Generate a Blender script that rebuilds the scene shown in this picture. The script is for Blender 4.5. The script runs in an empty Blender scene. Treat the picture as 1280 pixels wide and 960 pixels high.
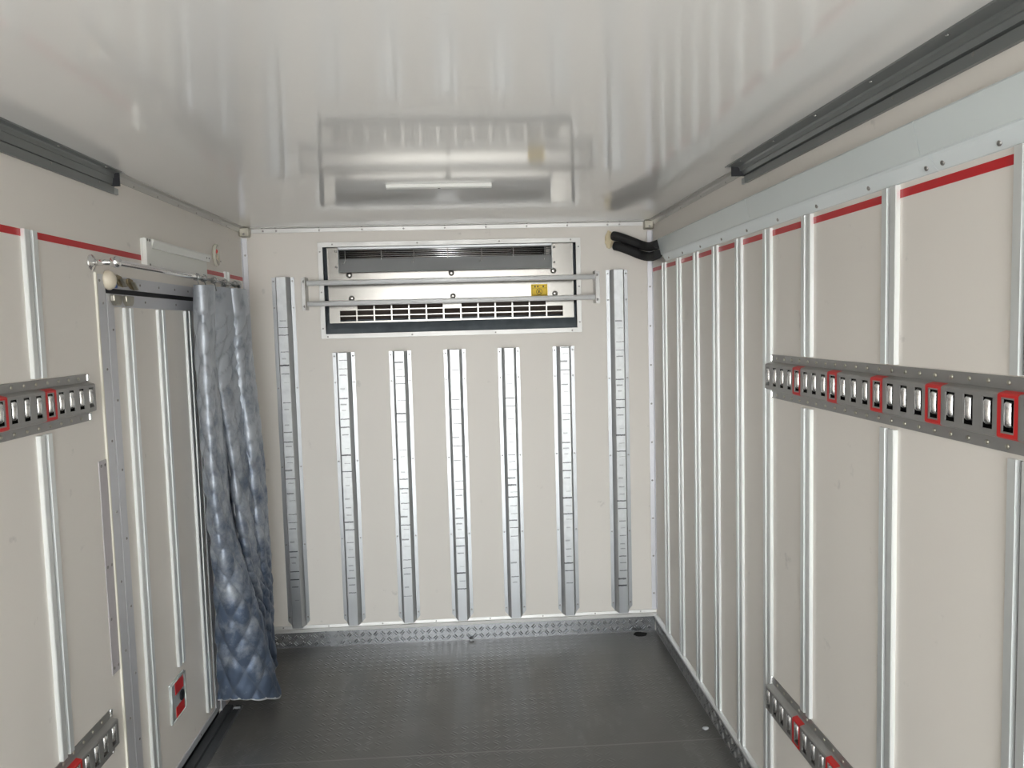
import bpy, bmesh, math, random
from mathutils import Vector, Matrix, noise
random.seed(7)
SC = bpy.context.scene
COL = SC.collection

# ------------------------------------------------------------------ camera
XL, XR, Y0, D, H = -1.102, 0.948, -1.60, 3.944, 2.133
CAMZ = 1.6206
def make_camera():
    yaw, pitch, roll = math.radians(3.1314), math.radians(4.3023), math.radians(1.5130)
    f = Vector((math.sin(yaw)*math.cos(pitch), math.cos(yaw)*math.cos(pitch), -math.sin(pitch)))
    r = Vector((math.cos(yaw), -math.sin(yaw), 0.0)); u = r.cross(f)
    r2 = math.cos(roll)*r - math.sin(roll)*u
    u2 = math.sin(roll)*r + math.cos(roll)*u
    cam = bpy.data.cameras.new('camera'); o = bpy.data.objects.new('camera', cam)
    COL.objects.link(o)
    m = Matrix((r2, u2, -f)).transposed().to_4x4(); m.translation = (0, 0, CAMZ)
    o.matrix_world = m
    cam.sensor_width = 36.0; cam.lens = 970.97/1280*36.0; cam.clip_start = 0.02
    SC.camera = o
make_camera()

# ------------------------------------------------------------------ light
SC.view_settings.view_transform = 'Standard'; SC.view_settings.look = 'None'
SC.view_settings.gamma = 1.0; SC.view_settings.use_curve_mapping = False
SC.view_settings.exposure = 0.39
SC.cycles.max_bounces = 20; SC.cycles.diffuse_bounces = 14; SC.cycles.glossy_bounces = 8
def make_world():
    """overcast sky over grey ground, with an added bright patch low behind the open rear to lift the back wall"""
    w = bpy.data.worlds.new('overcast_sky'); SC.world = w; w.use_nodes = True
    nt = w.node_tree; N = nt.nodes; N.clear()
    out = N.new('ShaderNodeOutputWorld'); bg = N.new('ShaderNodeBackground')
    tc = N.new('ShaderNodeTexCoord'); sep = N.new('ShaderNodeSeparateXYZ'); cr = N.new('ShaderNodeValToRGB')
    nt.links.new(tc.outputs['Generated'], sep.inputs[0])
    mp = N.new('ShaderNodeMapRange'); mp.inputs['From Min'].default_value = -1; mp.inputs['From Max'].default_value = 1
    nt.links.new(sep.outputs['Z'], mp.inputs['Value']); nt.links.new(mp.outputs[0], cr.inputs[0])
    e = cr.color_ramp.elements
    e[0].position = 0.0; e[0].color = (*GROUND, 1)
    e[1].position = 1.0; e[1].color = (.85, .95, 1.0, 1)
    for p, c in ((.49, GROUND), (.51, (.97, 1.0, 1.0))):
        x = e.new(p); x.color = (*c, 1)
    dt = N.new('ShaderNodeVectorMath'); dt.operation = 'DOT_PRODUCT'; dt.inputs[1].default_value = Vector(LOBE_DIR).normalized()
    nt.links.new(tc.outputs['Generated'], dt.inputs[0])
    def mth(op, a, b):
        n = N.new('ShaderNodeMath'); n.operation = op
        for i, v in enumerate((a, b)):
            if isinstance(v, (int, float)): n.inputs[i].default_value = v
            else: nt.links.new(v, n.inputs[i])
        return n.outputs[0]
    lobe = mth('POWER', mth('MAXIMUM', dt.outputs['Value'], 0.0), LOBE_POW)
    st = mth('ADD', SKY, mth('MULTIPLY', lobe, LOBE))
    nt.links.new(cr.outputs[0], bg.inputs['Color']); nt.links.new(st, bg.inputs['Strength'])
    nt.links.new(bg.outputs[0], out.inputs[0])
SKY, LOBE, LOBE_POW, LOBE_DIR, GROUND = 4.9, 3.7, 14.0, (-.07, -1, .03), (.82, .82, .80)
make_world()

# ------------------------------------------------------------------ materials
M = {}
def mat(name, col, rough=.5, metal=0.0, spec=.5, coat=0.0, bump=None, mottle=None, emit=None):
    """bump = (scale, strength, distance); mottle = (scale, amount): a slight wear variation of colour and gloss"""
    m = bpy.data.materials.new(name); m.use_nodes = True; nt = m.node_tree
    b = nt.nodes['Principled BSDF']
    b.inputs['Base Color'].default_value = (*col, 1); b.inputs['Roughness'].default_value = rough
    b.inputs['Metallic'].default_value = metal; b.inputs['Specular IOR Level'].default_value = spec
    b.inputs['Coat Weight'].default_value = coat
    tc = nt.nodes.new('ShaderNodeTexCoord')
    if mottle:
        n = nt.nodes.new('ShaderNodeTexNoise'); n.inputs['Scale'].default_value = mottle[0]; n.inputs['Detail'].default_value = 6
        nt.links.new(tc.outputs['Object'], n.inputs['Vector'])
        mx = nt.nodes.new('ShaderNodeMix'); mx.data_type = 'RGBA'
        mx.inputs[6].default_value = (*[c*(1-mottle[1]) for c in col], 1)
        mx.inputs[7].default_value = (*[min(1, c*(1+mottle[1])) for c in col], 1)
        nt.links.new(n.outputs['Fac'], mx.inputs[0]); nt.links.new(mx.outputs[2], b.inputs['Base Color'])
        mr = nt.nodes.new('ShaderNodeMapRange'); mr.inputs['To Min'].default_value = rough*.8; mr.inputs['To Max'].default_value = rough*1.2
        nt.links.new(n.outputs['Fac'], mr.inputs['Value']); nt.links.new(mr.outputs[0], b.inputs['Roughness'])
    if bump:
        n2 = nt.nodes.new('ShaderNodeTexNoise'); n2.inputs['Scale'].default_value = bump[0]; n2.inputs['Detail'].default_value = 4
        nt.links.new(tc.outputs['Object'], n2.inputs['Vector'])
        bp = nt.nodes.new('ShaderNodeBump'); bp.inputs['Strength'].default_value = bump[1]; bp.inputs['Distance'].default_value = bump[2]
        nt.links.new(n2.outputs['Fac'], bp.inputs['Height']); nt.links.new(bp.outputs[0], b.inputs['Normal'])
    if emit:
        b.inputs['Emission Color'].default_value = (*emit[0], 1); b.inputs['Emission Strength'].default_value = emit[1]
    M[name] = m
    return m

mat('beige_panel', (.775, .739, .692), .42, spec=.3, mottle=(2.2, .02), bump=(3, .05, .01))
mat('ceiling_panel', (.84, .835, .82), .085, spec=.75, mottle=(3, .012))
mat('aluminium', (.80, .81, .82), .28, 1.0, mottle=(9, .05))
mat('rib_aluminium', (.86, .885, .88), .46, .72)
mat('trim_aluminium', (.64, .635, .62), .46, .45, mottle=(9, .03))
mat('bright_aluminium', (.90, .91, .92), .22, 1.0)
mat('satin_bar', (.90, .91, .92), .30, 0.0)
mat('plate_satin', (.66, .70, .69), .25, .55)
mat('brushed_aluminium', (.72, .73, .74), .36, 1.0, mottle=(14, .06))
mat('anodised_strip', (.66, .665, .70), .46, .55, mottle=(10, .03))
mat('stainless', (.29, .28, .262), .20, .95, mottle=(6, .03), bump=(4, .06, .01))
mat('grey_sheet', (.40, .41, .42), .38, .6, mottle=(8, .12))
mat('tray_sheet', (.17, .195, .22), .25, .4, mottle=(20, .3), bump=(45, .3, .004))
mat('dark_channel', (.22, .232, .232), .38, .5, mottle=(6, .1))
mat('rail_steel', (.33, .325, .315), .42, .6, mottle=(18, .10))
mat('chrome', (.88, .88, .88), .14, 1.0)
mat('lip_steel', (.86, .86, .86), .22, 1.0)
mat('screw_steel', (.30, .29, .28), .40, .8)
mat('groove_grey', (.16, .16, .165), .5, .3)
mat('side_trim', (.50, .49, .47), .42, .4)
mat('black_rubber', (.012, .012, .016), .55)
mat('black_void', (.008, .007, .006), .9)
mat('brown_void', (.035, .022, .015), .7)
mat('black_foam', (.012, .012, .013), .75, bump=(60, .4, .004))
mat('cream_foam', (.72, .62, .42), .8, bump=(40, .6, .01))
mat('cream_plastic', (.74, .67, .54), .35)
mat('jamb_cream', (.80, .78, .69), .4)
mat('brass_plate', (.33, .27, .17), .40, .8, mottle=(40, .35))
mat('nickel_plate', (.44, .42, .36), .35, .85, mottle=(40, .2))
mat('blue_plastic', (.03, .12, .42), .4)
mat('red_tape', (.52, .012, .018), .35)
mat('red_paint', (.55, .012, .012), .42, mottle=(30, .12))
mat('pale_cover', (.66, .715, .72), .22, mottle=(2.5, .03))
mat('pale_trim', (.72, .78, .80), .25, mottle=(4, .02))
mat('white_plastic', (.80, .81, .78), .3)
mat('lens_violet', (.36, .36, .43), .2)
mat('sticker_yellow', (.88, .60, .006), .45)
mat('sticker_ink', (.06, .045, .01), .5)
mat('red_lamp', (.75, .10, .09), .2)
mat('clear_ring', (.62, .60, .52), .12, coat=.6)
mat('lilac_strip', (.47, .44, .46), .35, mottle=(30, .10))
mat('sill_dark', (.075, .08, .085), .42, .4)
mat('hem_tape', (.52, .54, .56), .55)

def smudges(name, scale, thr, amount):
    m = M[name]; nt = m.node_tree; b = nt.nodes['Principled BSDF']; src = b.inputs['Base Color'].links[0].from_socket
    tc = nt.nodes.new('ShaderNodeTexCoord'); n = nt.nodes.new('ShaderNodeTexNoise'); n.inputs['Scale'].default_value = scale
    n.inputs['Detail'].default_value = 5; n.inputs['Roughness'].default_value = .6; nt.links.new(tc.outputs['Object'], n.inputs['Vector'])
    cr = nt.nodes.new('ShaderNodeValToRGB'); cr.color_ramp.elements[0].position = thr; cr.color_ramp.elements[1].position = thr+.10
    nt.links.new(n.outputs['Fac'], cr.inputs[0])
    mu = nt.nodes.new('ShaderNodeMath'); mu.operation = 'MULTIPLY'; mu.inputs[1].default_value = amount; nt.links.new(cr.outputs[0], mu.inputs[0])
    mx = nt.nodes.new('ShaderNodeMix'); mx.data_type = 'RGBA'; mx.inputs[7].default_value = (.30, .29, .28, 1)
    nt.links.new(mu.outputs[0], mx.inputs[0]); nt.links.new(src, mx.inputs[6]); nt.links.new(mx.outputs[2], b.inputs['Base Color'])
smudges('beige_panel', 13, .67, .35)
smudges('ceiling_panel', 10, .70, .15)

def math_node(nt, op, a, b=None, c=None):
    n = nt.nodes.new('ShaderNodeMath'); n.operation = op
    for i, v in enumerate((a, b, c)):
        if v is None: continue
        if isinstance(v, (int, float)): n.inputs[i].default_value = v
        else: nt.links.new(v, n.inputs[i])
    return n.outputs[0]

def tread(name, col, rough, metal, pitch, amp, axes='XY', mottle=.12):
    """chequer plate: raised lozenges alternately leaning left and right on a diagonal grid"""
    m = mat(name, col, rough, metal, mottle=(4.0, mottle)); nt = m.node_tree; b = nt.nodes['Principled BSDF']
    tc = nt.nodes.new('ShaderNodeTexCoord'); s = nt.nodes.new('ShaderNodeSeparateXYZ')
    nt.links.new(tc.outputs['Object'], s.inputs[0])
    A, B = s.outputs[axes[0]], s.outputs[axes[1]]
    mn = lambda op, a, b=None: math_node(nt, op, a, b)
    u = mn('DIVIDE', A, pitch); v = mn('DIVIDE', B, pitch)
    fu = mn('SUBTRACT', mn('FRACT', u), .5); fv = mn('SUBTRACT', mn('FRACT', v), .5)
    par = mn('MODULO', mn('ADD', mn('ADD', mn('FLOOR', u), mn('FLOOR', v)), 4000.0), 2.0)
    sg = mn('SUBTRACT', mn('MULTIPLY', par, 2.0), 1.0)
    p = mn('MULTIPLY', mn('ADD', fu, mn('MULTIPLY', fv, sg)), .7071)
    q = mn('MULTIPLY', mn('SUBTRACT', fu, mn('MULTIPLY', fv, sg)), .7071)
    # a pair of narrow ridges per cell
    q2 = mn('SUBTRACT', mn('ABSOLUTE', q), .16)
    d = mn('ADD', mn('POWER', mn('DIVIDE', p, .40), 2.0), mn('POWER', mn('DIVIDE', q2, .10), 2.0))
    h = mn('MAXIMUM', mn('SUBTRACT', 1.0, d), 0.0); h = mn('POWER', h, .5)
    wn = nt.nodes.new('ShaderNodeTexNoise'); wn.inputs['Scale'].default_value = 2.6; wn.inputs['Detail'].default_value = 3
    nt.links.new(tc.outputs['Object'], wn.inputs['Vector'])
    h = mn('MULTIPLY', h, mn('MINIMUM', mn('MAXIMUM', mn('MULTIPLY', mn('SUBTRACT', wn.outputs['Fac'], .40), 5.0), .12), 1.0))
    bp = nt.nodes.new('ShaderNodeBump'); bp.inputs['Strength'].default_value = amp; bp.inputs['Distance'].default_value = .004
    nt.links.new(h, bp.inputs['Height']); nt.links.new(bp.outputs[0], b.inputs['Normal'])
    return m, h
mat('tread_aluminium', (.46, .47, .49), .26, .92, mottle=(5, .10))
mat('tread_side', (.34, .345, .35), .40, .8, mottle=(5, .12))
def make_floor_mat():
    m, h = tread('worn_tread_floor', (.150, .147, .142), .30, .3, .042, .32, 'XY', .25)
    nt = m.node_tree; b = nt.nodes['Principled BSDF']
    src = b.inputs['Base Color'].links[0].from_socket
    tc = nt.nodes.new('ShaderNodeTexCoord')
    n = nt.nodes.new('ShaderNodeTexNoise'); n.inputs['Scale'].default_value = 7; n.inputs['Detail'].default_value = 8; n.inputs['Roughness'].default_value = .7
    mp = nt.nodes.new('ShaderNodeMapping'); mp.inputs['Scale'].default_value = (1, .35, 1)
    nt.links.new(tc.outputs['Object'], mp.inputs[0]); nt.links.new(mp.outputs[0], n.inputs['Vector'])
    cr = nt.nodes.new('ShaderNodeValToRGB'); cr.color_ramp.elements[0].position = .55; cr.color_ramp.elements[1].position = .80
    nt.links.new(n.outputs['Fac'], cr.inputs[0])
    fac = math_node(nt, 'MULTIPLY', cr.outputs[0], math_node(nt, 'ADD', math_node(nt, 'MULTIPLY', h, .5), .25))
    mx = nt.nodes.new('ShaderNodeMix'); mx.data_type = 'RGBA'; mx.inputs[7].default_value = (.36, .36, .355, 1)
    nt.links.new(fac, mx.inputs[0]); nt.links.new(src, mx.inputs[6])
    # the sheet joint across the floor at y = 2.855, dusty pale line with a dark gap
    s = nt.nodes.new('ShaderNodeSeparateXYZ'); nt.links.new(tc.outputs['Object'], s.inputs[0])
    dj = math_node(nt, 'ABSOLUTE', math_node(nt, 'SUBTRACT', s.outputs['Y'], 2.857))
    jf = math_node(nt, 'MULTIPLY', math_node(nt, 'LESS_THAN', dj, .0035), .45)
    mx2 = nt.nodes.new('ShaderNodeMix'); mx2.data_type = 'RGBA'; mx2.inputs[7].default_value = (.30, .29, .28, 1)
    nt.links.new(jf, mx2.inputs[0]); nt.links.new(mx.outputs[2], mx2.inputs[6])
    nt.links.new(mx2.outputs[2], b.inputs['Base Color'])
make_floor_mat()

def make_batten_mat():
    """galvanised hat section; on its front face short black rub marks left by cargo"""
    m = mat('scuffed_batten', (.45, .463, .477), .36, .92, mottle=(12, .06)); nt = m.node_tree; b = nt.nodes['Principled BSDF']
    src = b.inputs['Base Color'].links[0].from_socket
    tc = nt.nodes.new('ShaderNodeTexCoord'); s = nt.nodes.new('ShaderNodeSeparateXYZ'); nt.links.new(tc.outputs['Object'], s.inputs[0])
    inf = nt.nodes.new('ShaderNodeObjectInfo')
    mn = lambda op, a, b=None: math_node(nt, op, a, b)
    z = mn('ADD', s.outputs['Z'], mn('MULTIPLY', inf.outputs['Random'], 3.0))
    zz = mn('MULTIPLY', z, 27.0); cell = mn('FLOOR', zz); fz = mn('FRACT', zz)
    wn = nt.nodes.new('ShaderNodeTexWhiteNoise'); wn.noise_dimensions = '1D'; nt.links.new(cell, wn.inputs['W'])
    wc = nt.nodes.new('ShaderNodeSeparateColor'); nt.links.new(wn.outputs['Color'], wc.inputs[0])
    pos = mn('ADD', mn('MULTIPLY', wc.outputs[0], .6), .2)
    nz = nt.nodes.new('ShaderNodeTexNoise'); nz.inputs['Scale'].default_value = 90; nt.links.new(tc.outputs['Object'], nz.inputs['Vector'])
    dz = mn('ABSOLUTE', mn('SUBTRACT', fz, mn('ADD', pos, mn('MULTIPLY', mn('SUBTRACT', nz.outputs['Fac'], .5), .12))))
    line = mn('LESS_THAN', dz, mn('ADD', .03, mn('MULTIPLY', wc.outputs[1], .09)))
    half = mn('ADD', .010, mn('MULTIPLY', wc.outputs[2], .016))
    inx = mn('LESS_THAN', mn('ABSOLUTE', mn('ADD', s.outputs['X'], mn('MULTIPLY', mn('SUBTRACT', wc.outputs[1], .5), .012))), half)
    some = mn('LESS_THAN', wc.outputs[0], .80)
    face = mn('LESS_THAN', s.outputs['Y'], -.044)
    zone = mn('MULTIPLY', mn('GREATER_THAN', s.outputs['Z'], .14), mn('LESS_THAN', s.outputs['Z'], 1.56))
    f = mn('MULTIPLY', mn('MULTIPLY', mn('MULTIPLY', line, inx), mn('MULTIPLY', some, face)), zone)
    f = mn('MULTIPLY', f, mn('ADD', .35, mn('MULTIPLY', wc.outputs[2], .6)))
    # front face turned whiter by noise, fading out towards the bottom
    n2 = nt.nodes.new('ShaderNodeTexNoise'); n2.inputs['Scale'].default_value = 30; nt.links.new(tc.outputs['Object'], n2.inputs['Vector'])
    fade = mn('MINIMUM', mn('MAXIMUM', mn('MULTIPLY', mn('SUBTRACT', s.outputs['Z'], .12), 2.4), 0.0), 1.0)
    wf = mn('MULTIPLY', mn('MULTIPLY', face, fade), mn('MULTIPLY', n2.outputs['Fac'], .9))
    mx0 = nt.nodes.new('ShaderNodeMix'); mx0.data_type = 'RGBA'; mx0.inputs[7].default_value = (.70, .72, .725, 1)
    nt.links.new(wf, mx0.inputs[0]); nt.links.new(src, mx0.inputs[6])
    mx = nt.nodes.new('ShaderNodeMix'); mx.data_type = 'RGBA'; mx.inputs[7].default_value = (.04, .04, .045, 1)
    nt.links.new(f, mx.inputs[0]); nt.links.new(mx0.outputs[2], mx.inputs[6]); nt.links.new(mx.outputs[2], b.inputs['Base Color'])
    nt.links.new(mn('SUBTRACT', .92, mn('MULTIPLY', wf, .7)), b.inputs['Metallic'])
make_batten_mat()
def make_curtain_mat():
    """silver coated cloth with navy patches, more low down: rubbed coating and shade painted in together"""
    m = mat('curtain_fabric', (.50, .535, .585), .48, .45, bump=(160, .12, .002)); nt = m.node_tree; b = nt.nodes['Principled BSDF']
    tc = nt.nodes.new('ShaderNodeTexCoord'); s = nt.nodes.new('ShaderNodeSeparateXYZ'); nt.links.new(tc.outputs['Object'], s.inputs[0])
    n = nt.nodes.new('ShaderNodeTexNoise'); n.inputs['Scale'].default_value = 9; n.inputs['Detail'].default_value = 7; n.inputs['Roughness'].default_value = .65
    nt.links.new(tc.outputs['Object'], n.inputs['Vector'])
    mn = lambda op, a, b=None: math_node(nt, op, a, b)
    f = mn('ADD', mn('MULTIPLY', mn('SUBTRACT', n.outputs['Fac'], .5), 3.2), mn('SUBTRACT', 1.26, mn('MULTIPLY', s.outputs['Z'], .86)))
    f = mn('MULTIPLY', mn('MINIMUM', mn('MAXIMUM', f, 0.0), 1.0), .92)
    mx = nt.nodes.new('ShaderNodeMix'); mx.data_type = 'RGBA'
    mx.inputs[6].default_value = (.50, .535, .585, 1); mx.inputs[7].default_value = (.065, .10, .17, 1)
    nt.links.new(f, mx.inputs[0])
    at = nt.nodes.new('ShaderNodeAttribute'); at.attribute_name = 'seam_shade'         # crease shade along the quilting seams, painted into the colour
    mx2 = nt.nodes.new('ShaderNodeMix'); mx2.data_type = 'RGBA'; mx2.inputs[7].default_value = (.16, .18, .215, 1)
    nt.links.new(mn('MULTIPLY', at.outputs['Fac'], .50), mx2.inputs[0]); nt.links.new(mx.outputs[2], mx2.inputs[6])
    nt.links.new(mx2.outputs[2], b.inputs['Base Color'])
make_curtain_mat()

# ------------------------------------------------------------------ mesh helpers
def new_obj(name, bm, m, parent=None, loc=(0, 0, 0), bevel=0, smooth=False):
    me = bpy.data.meshes.new(name); off = Vector(loc)
    if parent is not None:
        p = parent; off = Vector((0, 0, 0))
        while p is not None: off += p.location; p = p.parent
    for v in bm.verts: v.co -= off
    bmesh.ops.recalc_face_normals(bm, faces=bm.faces)
    if smooth:
        for f in bm.faces: f.smooth = True
    bm.to_mesh(me); bm.free()
    me.materials.append(M[m] if isinstance(m, str) else m)
    o = bpy.data.objects.new(name, me); COL.objects.link(o)
    if parent is not None: o.parent = parent
    else: o.location = loc
    if bevel:
        md = o.modifiers.new('bevel', 'BEVEL'); md.width = bevel; md.segments = 2; md.limit_method = 'ANGLE'; md.angle_limit = math.radians(35)
    return o
def B(): return bmesh.new()
def box(bm, x0, x1, y0, y1, z0, z1):
    v = [bm.verts.new((x, y, z)) for x in (x0, x1) for y in (y0, y1) for z in (z0, z1)]
    for q in ((0, 1, 3, 2), (4, 6, 7, 5), (0, 4, 5, 1), (2, 3, 7, 6), (0, 2, 6, 4), (1, 5, 7, 3)):
        bm.faces.new([v[i] for i in q])
    return bm
def prism(bm, pts, f0, f1):
    """pts 2-D outline; f0, f1 map a 2-D point to 3-D at either end"""
    a = [bm.verts.new(f0(*p)) for p in pts]; b = [bm.verts.new(f1(*p)) for p in pts]; n = len(pts)
    for i in range(n): bm.faces.new((a[i], a[(i+1) % n], b[(i+1) % n], b[i]))
    bm.faces.new(a); bm.faces.new(b[::-1])
    return bm
def catmull(P, k):
    out = []; n = len(P)
    for i in range(n-1):
        p0, p1, p2, p3 = P[max(i-1, 0)], P[i], P[i+1], P[min(i+2, n-1)]
        for j in range(k):
            t = j/k
            out.append(.5*((2*p1)+(p2-p0)*t+(2*p0-5*p1+4*p2-p3)*t*t+(3*p1-p0-3*p2+p3)*t**3))
    out.append(P[-1].copy()); return out
def tube(bm, path, r, seg=12, cap=True):
    path = [Vector(p) for p in path]; rings = []
    up = Vector((0, 0, 1))
    for i, p in enumerate(path):
        t = (path[min(i+1, len(path)-1)]-path[max(i-1, 0)]).normalized()
        if abs(t.dot(up)) > .95: up = Vector((1, 0, 0))
        a = t.cross(up).normalized(); b = a.cross(t).normalized(); up = b
        rr = r[i] if isinstance(r, (list, tuple)) else r
        rings.append([bm.verts.new(p+a*math.cos(2*math.pi*k/seg)*rr+b*math.sin(2*math.pi*k/seg)*rr) for k in range(seg)])
    for i in range(len(rings)-1):
        for k in range(seg):
            f = bm.faces.new((rings[i][k], rings[i][(k+1) % seg], rings[i+1][(k+1) % seg], rings[i+1][k])); f.smooth = True
    if cap: bm.faces.new(rings[0]); bm.faces.new(rings[-1][::-1])
    return bm
def lathe(bm, prof, origin, axis, seg=16):
    """prof = [(radius, height along axis)]"""
    o = Vector(origin); n = Vector(axis).normalized()
    a = n.orthogonal().normalized(); b = n.cross(a); rings = []
    for r, h in prof:
        rings.append([bm.verts.new(o+n*h+(a*math.cos(2*math.pi*k/seg)+b*math.sin(2*math.pi*k/seg))*max(r, 1e-5)) for k in range(seg)])
    for i in range(len(rings)-1):
        for k in range(seg):
            f = bm.faces.new((rings[i][k], rings[i][(k+1) % seg], rings[i+1][(k+1) % seg], rings[i+1][k])); f.smooth = True
    bm.faces.new(rings[0]); bm.faces.new(rings[-1][::-1]); return bm
def thing(name, label, cat, loc, group=None):
    o = bpy.data.objects.new(name, None); COL.objects.link(o); o.location = loc; o.empty_display_size = .05
    return tag(o, label, cat, group)
def tag(o, label, cat, group=None):
    o['label'] = label; o['category'] = cat
    if group: o['group'] = group
    return o
def struct(o, label=None):
    o['kind'] = 'structure'
    if label: o['label'] = label
    return o
def dup(root, loc, label, group=None):
    r = root.copy(); COL.objects.link(r); r.location = loc; r['label'] = label
    if group: r['group'] = group
    for ch in root.children:
        c = ch.copy(); COL.objects.link(c); c.parent = r
        for g in ch.children:
            d = g.copy(); COL.objects.link(d); d.parent = c
    return r
AX = {'back': (0, -1, 0), 'left': (1, 0, 0), 'right': (-1, 0, 0), 'top': (0, 0, -1)}
SCREW = {}
def screws(parent, side, pts, r=.0042, h=.0022, name='screw', m='screw_steel'):
    """small pan heads, one object each, sharing one mesh per size and direction"""
    key = (side, r, h, m)
    if key not in SCREW:
        bm = B(); lathe(bm, [(r, 0), (r, h*.45), (r*.72, h*.9), (r*.25, h)], (0, 0, 0), AX[side], 10)
        o = new_obj(name, bm, m, smooth=False); SCREW[key] = o.data; bpy.data.objects.remove(o)
    off = Vector((0, 0, 0)); p = parent
    while p is not None: off += p.location; p = p.parent
    for q in pts:
        o = bpy.data.objects.new(name, SCREW[key]); COL.objects.link(o); o.parent = parent; o.location = Vector(q)-off

# ------------------------------------------------------------------ shell
T = .07
UX0, UX1, UZ0, UZ1 = -.712, .560, 1.597, 2.038      # the cooling unit's opening in the back wall
def grid_slab(xs, zs, y0, y1, hole):
    """slab in the x-z plane built on a grid, one cell left open"""
    bm = B(); n, k = len(xs), len(zs)
    v = {(i, j, s): bm.verts.new((xs[i], y, zs[j])) for i in range(n) for j in range(k) for s, y in ((0, y0), (1, y1))}
    solid = lambda i, j: 0 <= i < n-1 and 0 <= j < k-1 and (i, j) not in hole
    for i in range(n-1):
        for j in range(k-1):
            if not solid(i, j): continue
            bm.faces.new((v[i, j, 0], v[i+1, j, 0], v[i+1, j+1, 0], v[i, j+1, 0]))
            bm.faces.new((v[i, j, 1], v[i, j+1, 1], v[i+1, j+1, 1], v[i+1, j, 1]))
            for a, b_, ni, nj in (((i, j), (i+1, j), i, j-1), ((i, j+1), (i+1, j+1), i, j+1), ((i, j), (i, j+1), i-1, j), ((i+1, j), (i+1, j+1), i+1, j)):
                if not solid(ni, nj):
                    bm.faces.new((v[a[0], a[1], 0], v[b_[0], b_[1], 0], v[b_[0], b_[1], 1], v[a[0], a[1], 1]))
    return bm
struct(new_obj('floor', box(B(), XL-T, XR+T, Y0, D+T, -.06, 0), 'worn_tread_floor'))
struct(new_obj('ceiling', box(B(), XL-T, XR+T, Y0, D+T, H, H+.06), 'ceiling_panel'))
bm = grid_slab([XL-T, UX0, UX1, XR+T], [0, UZ0, UZ1, H], D, D+T, {(1, 1)})
struct(new_obj('wall_back', bm, 'beige_panel'))
wr = struct(new_obj('wall_right', box(B(), XR, XR+T, Y0, D, 0, H), 'beige_panel'))
DY0, DY1, DZ1 = 2.440, 3.275, 1.772                  # door opening in the left wall
bm = grid_slab([Y0, DY0, DY1, D], [0, DZ1, H], 0, T, {(1, 0)})
for v in bm.verts: v.co = Vector((XL-v.co.y, v.co.x, v.co.z))
wl = struct(new_obj('wall_left', bm, 'beige_panel'))

def stripe(parent, side, segs, z0=1.8745, z1=1.8925):
    for y0, y1 in segs:
        x = (XR-.0012, XR) if side == 'right' else (XL, XL+.0012)
        new_obj('red_stripe', box(B(), x[0], x[1], y0, y1, z0, z1), 'red_tape', parent)

# ------------------------------------------------------------------ corner and floor trims
tb = struct(new_obj('trim_1', prism(B(), [(0, 0), (.028, 0), (.028, .004), (.006, .006), (.004, .026), (0, .026)],
     lambda a, b: (XL+.05, D-a, H-b), lambda a, b: (XR-.045, D-a, H-b)), 'trim_aluminium', bevel=.001))
screws(tb, 'back', [(x, D-.004, H-.016) for x in (-.995, -.93, -.72, -.51, -.305, -.10, .105, .31, .515, .72, .78)], r=.005)
screws(tb, 'top', [(x, D-.018, H-.0045) for x in (-.995, -.93, -.72, -.51, -.305, -.10, .105, .31, .515, .72, .78)], r=.005)
def corner_trim(name, x, s):
    o = struct(new_obj(name, prism(B(), [(0, 0), (.026, 0), (.026, .003), (.004, .004), (.003, .014), (0, .014)],
        lambda a, b: (x+s*a, D-b, .115), lambda a, b: (x+s*a, D-b, H-.05)), 'anodised_strip'))
    screws(o, 'back', [(x+s*.015, D-.003, z) for z in (2.0, 1.80, 1.60, 1.40, 1.20, 1.0, .80, .60, .40, .20)], r=.005)
    return o
corner_trim('trim_2', XL, 1); corner_trim('trim_3', XR, -1)
def corner_cap(name, x, s):
    bm = prism(B(), [(0, 0), (.048, 0), (.048, .046), (0, .046)], lambda a, b: (x+s*a, D, H-b), lambda a, b: (x+s*a, D-.045, H-b))
    o = new_obj(name, bm, 'nickel_plate', bevel=.006)
    o = struct(o); screws(o, 'back', [(x+s*.024, D-.045, H-.034)], r=.006); return o
corner_cap('trim_4', XL, 1); corner_cap('trim_5', XR, -1)
def side_corner(name, x, s, y1):
    return struct(new_obj(name, prism(B(), [(0, 0), (.026, 0), (.026, .003), (.010, .006), (.005, .012), (.003, .024), (0, .024)],
        lambda a, b: (x+s*a, y1, H-b), lambda a, b: (x+s*a, D-.046, H-b)), 'side_trim'))
screws(side_corner('trim_6', XR, -1, 2.59), 'right', [(XR-.003, y, H-.018) for y in (2.8, 3.1, 3.4, 3.65)], r=.004)
screws(side_corner('trim_7', XL, 1, 2.535), 'left', [(XL+.003, y, H-.018) for y in (2.7, 2.9, 3.1, 3.3, 3.5, 3.7)], r=.004)
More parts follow.
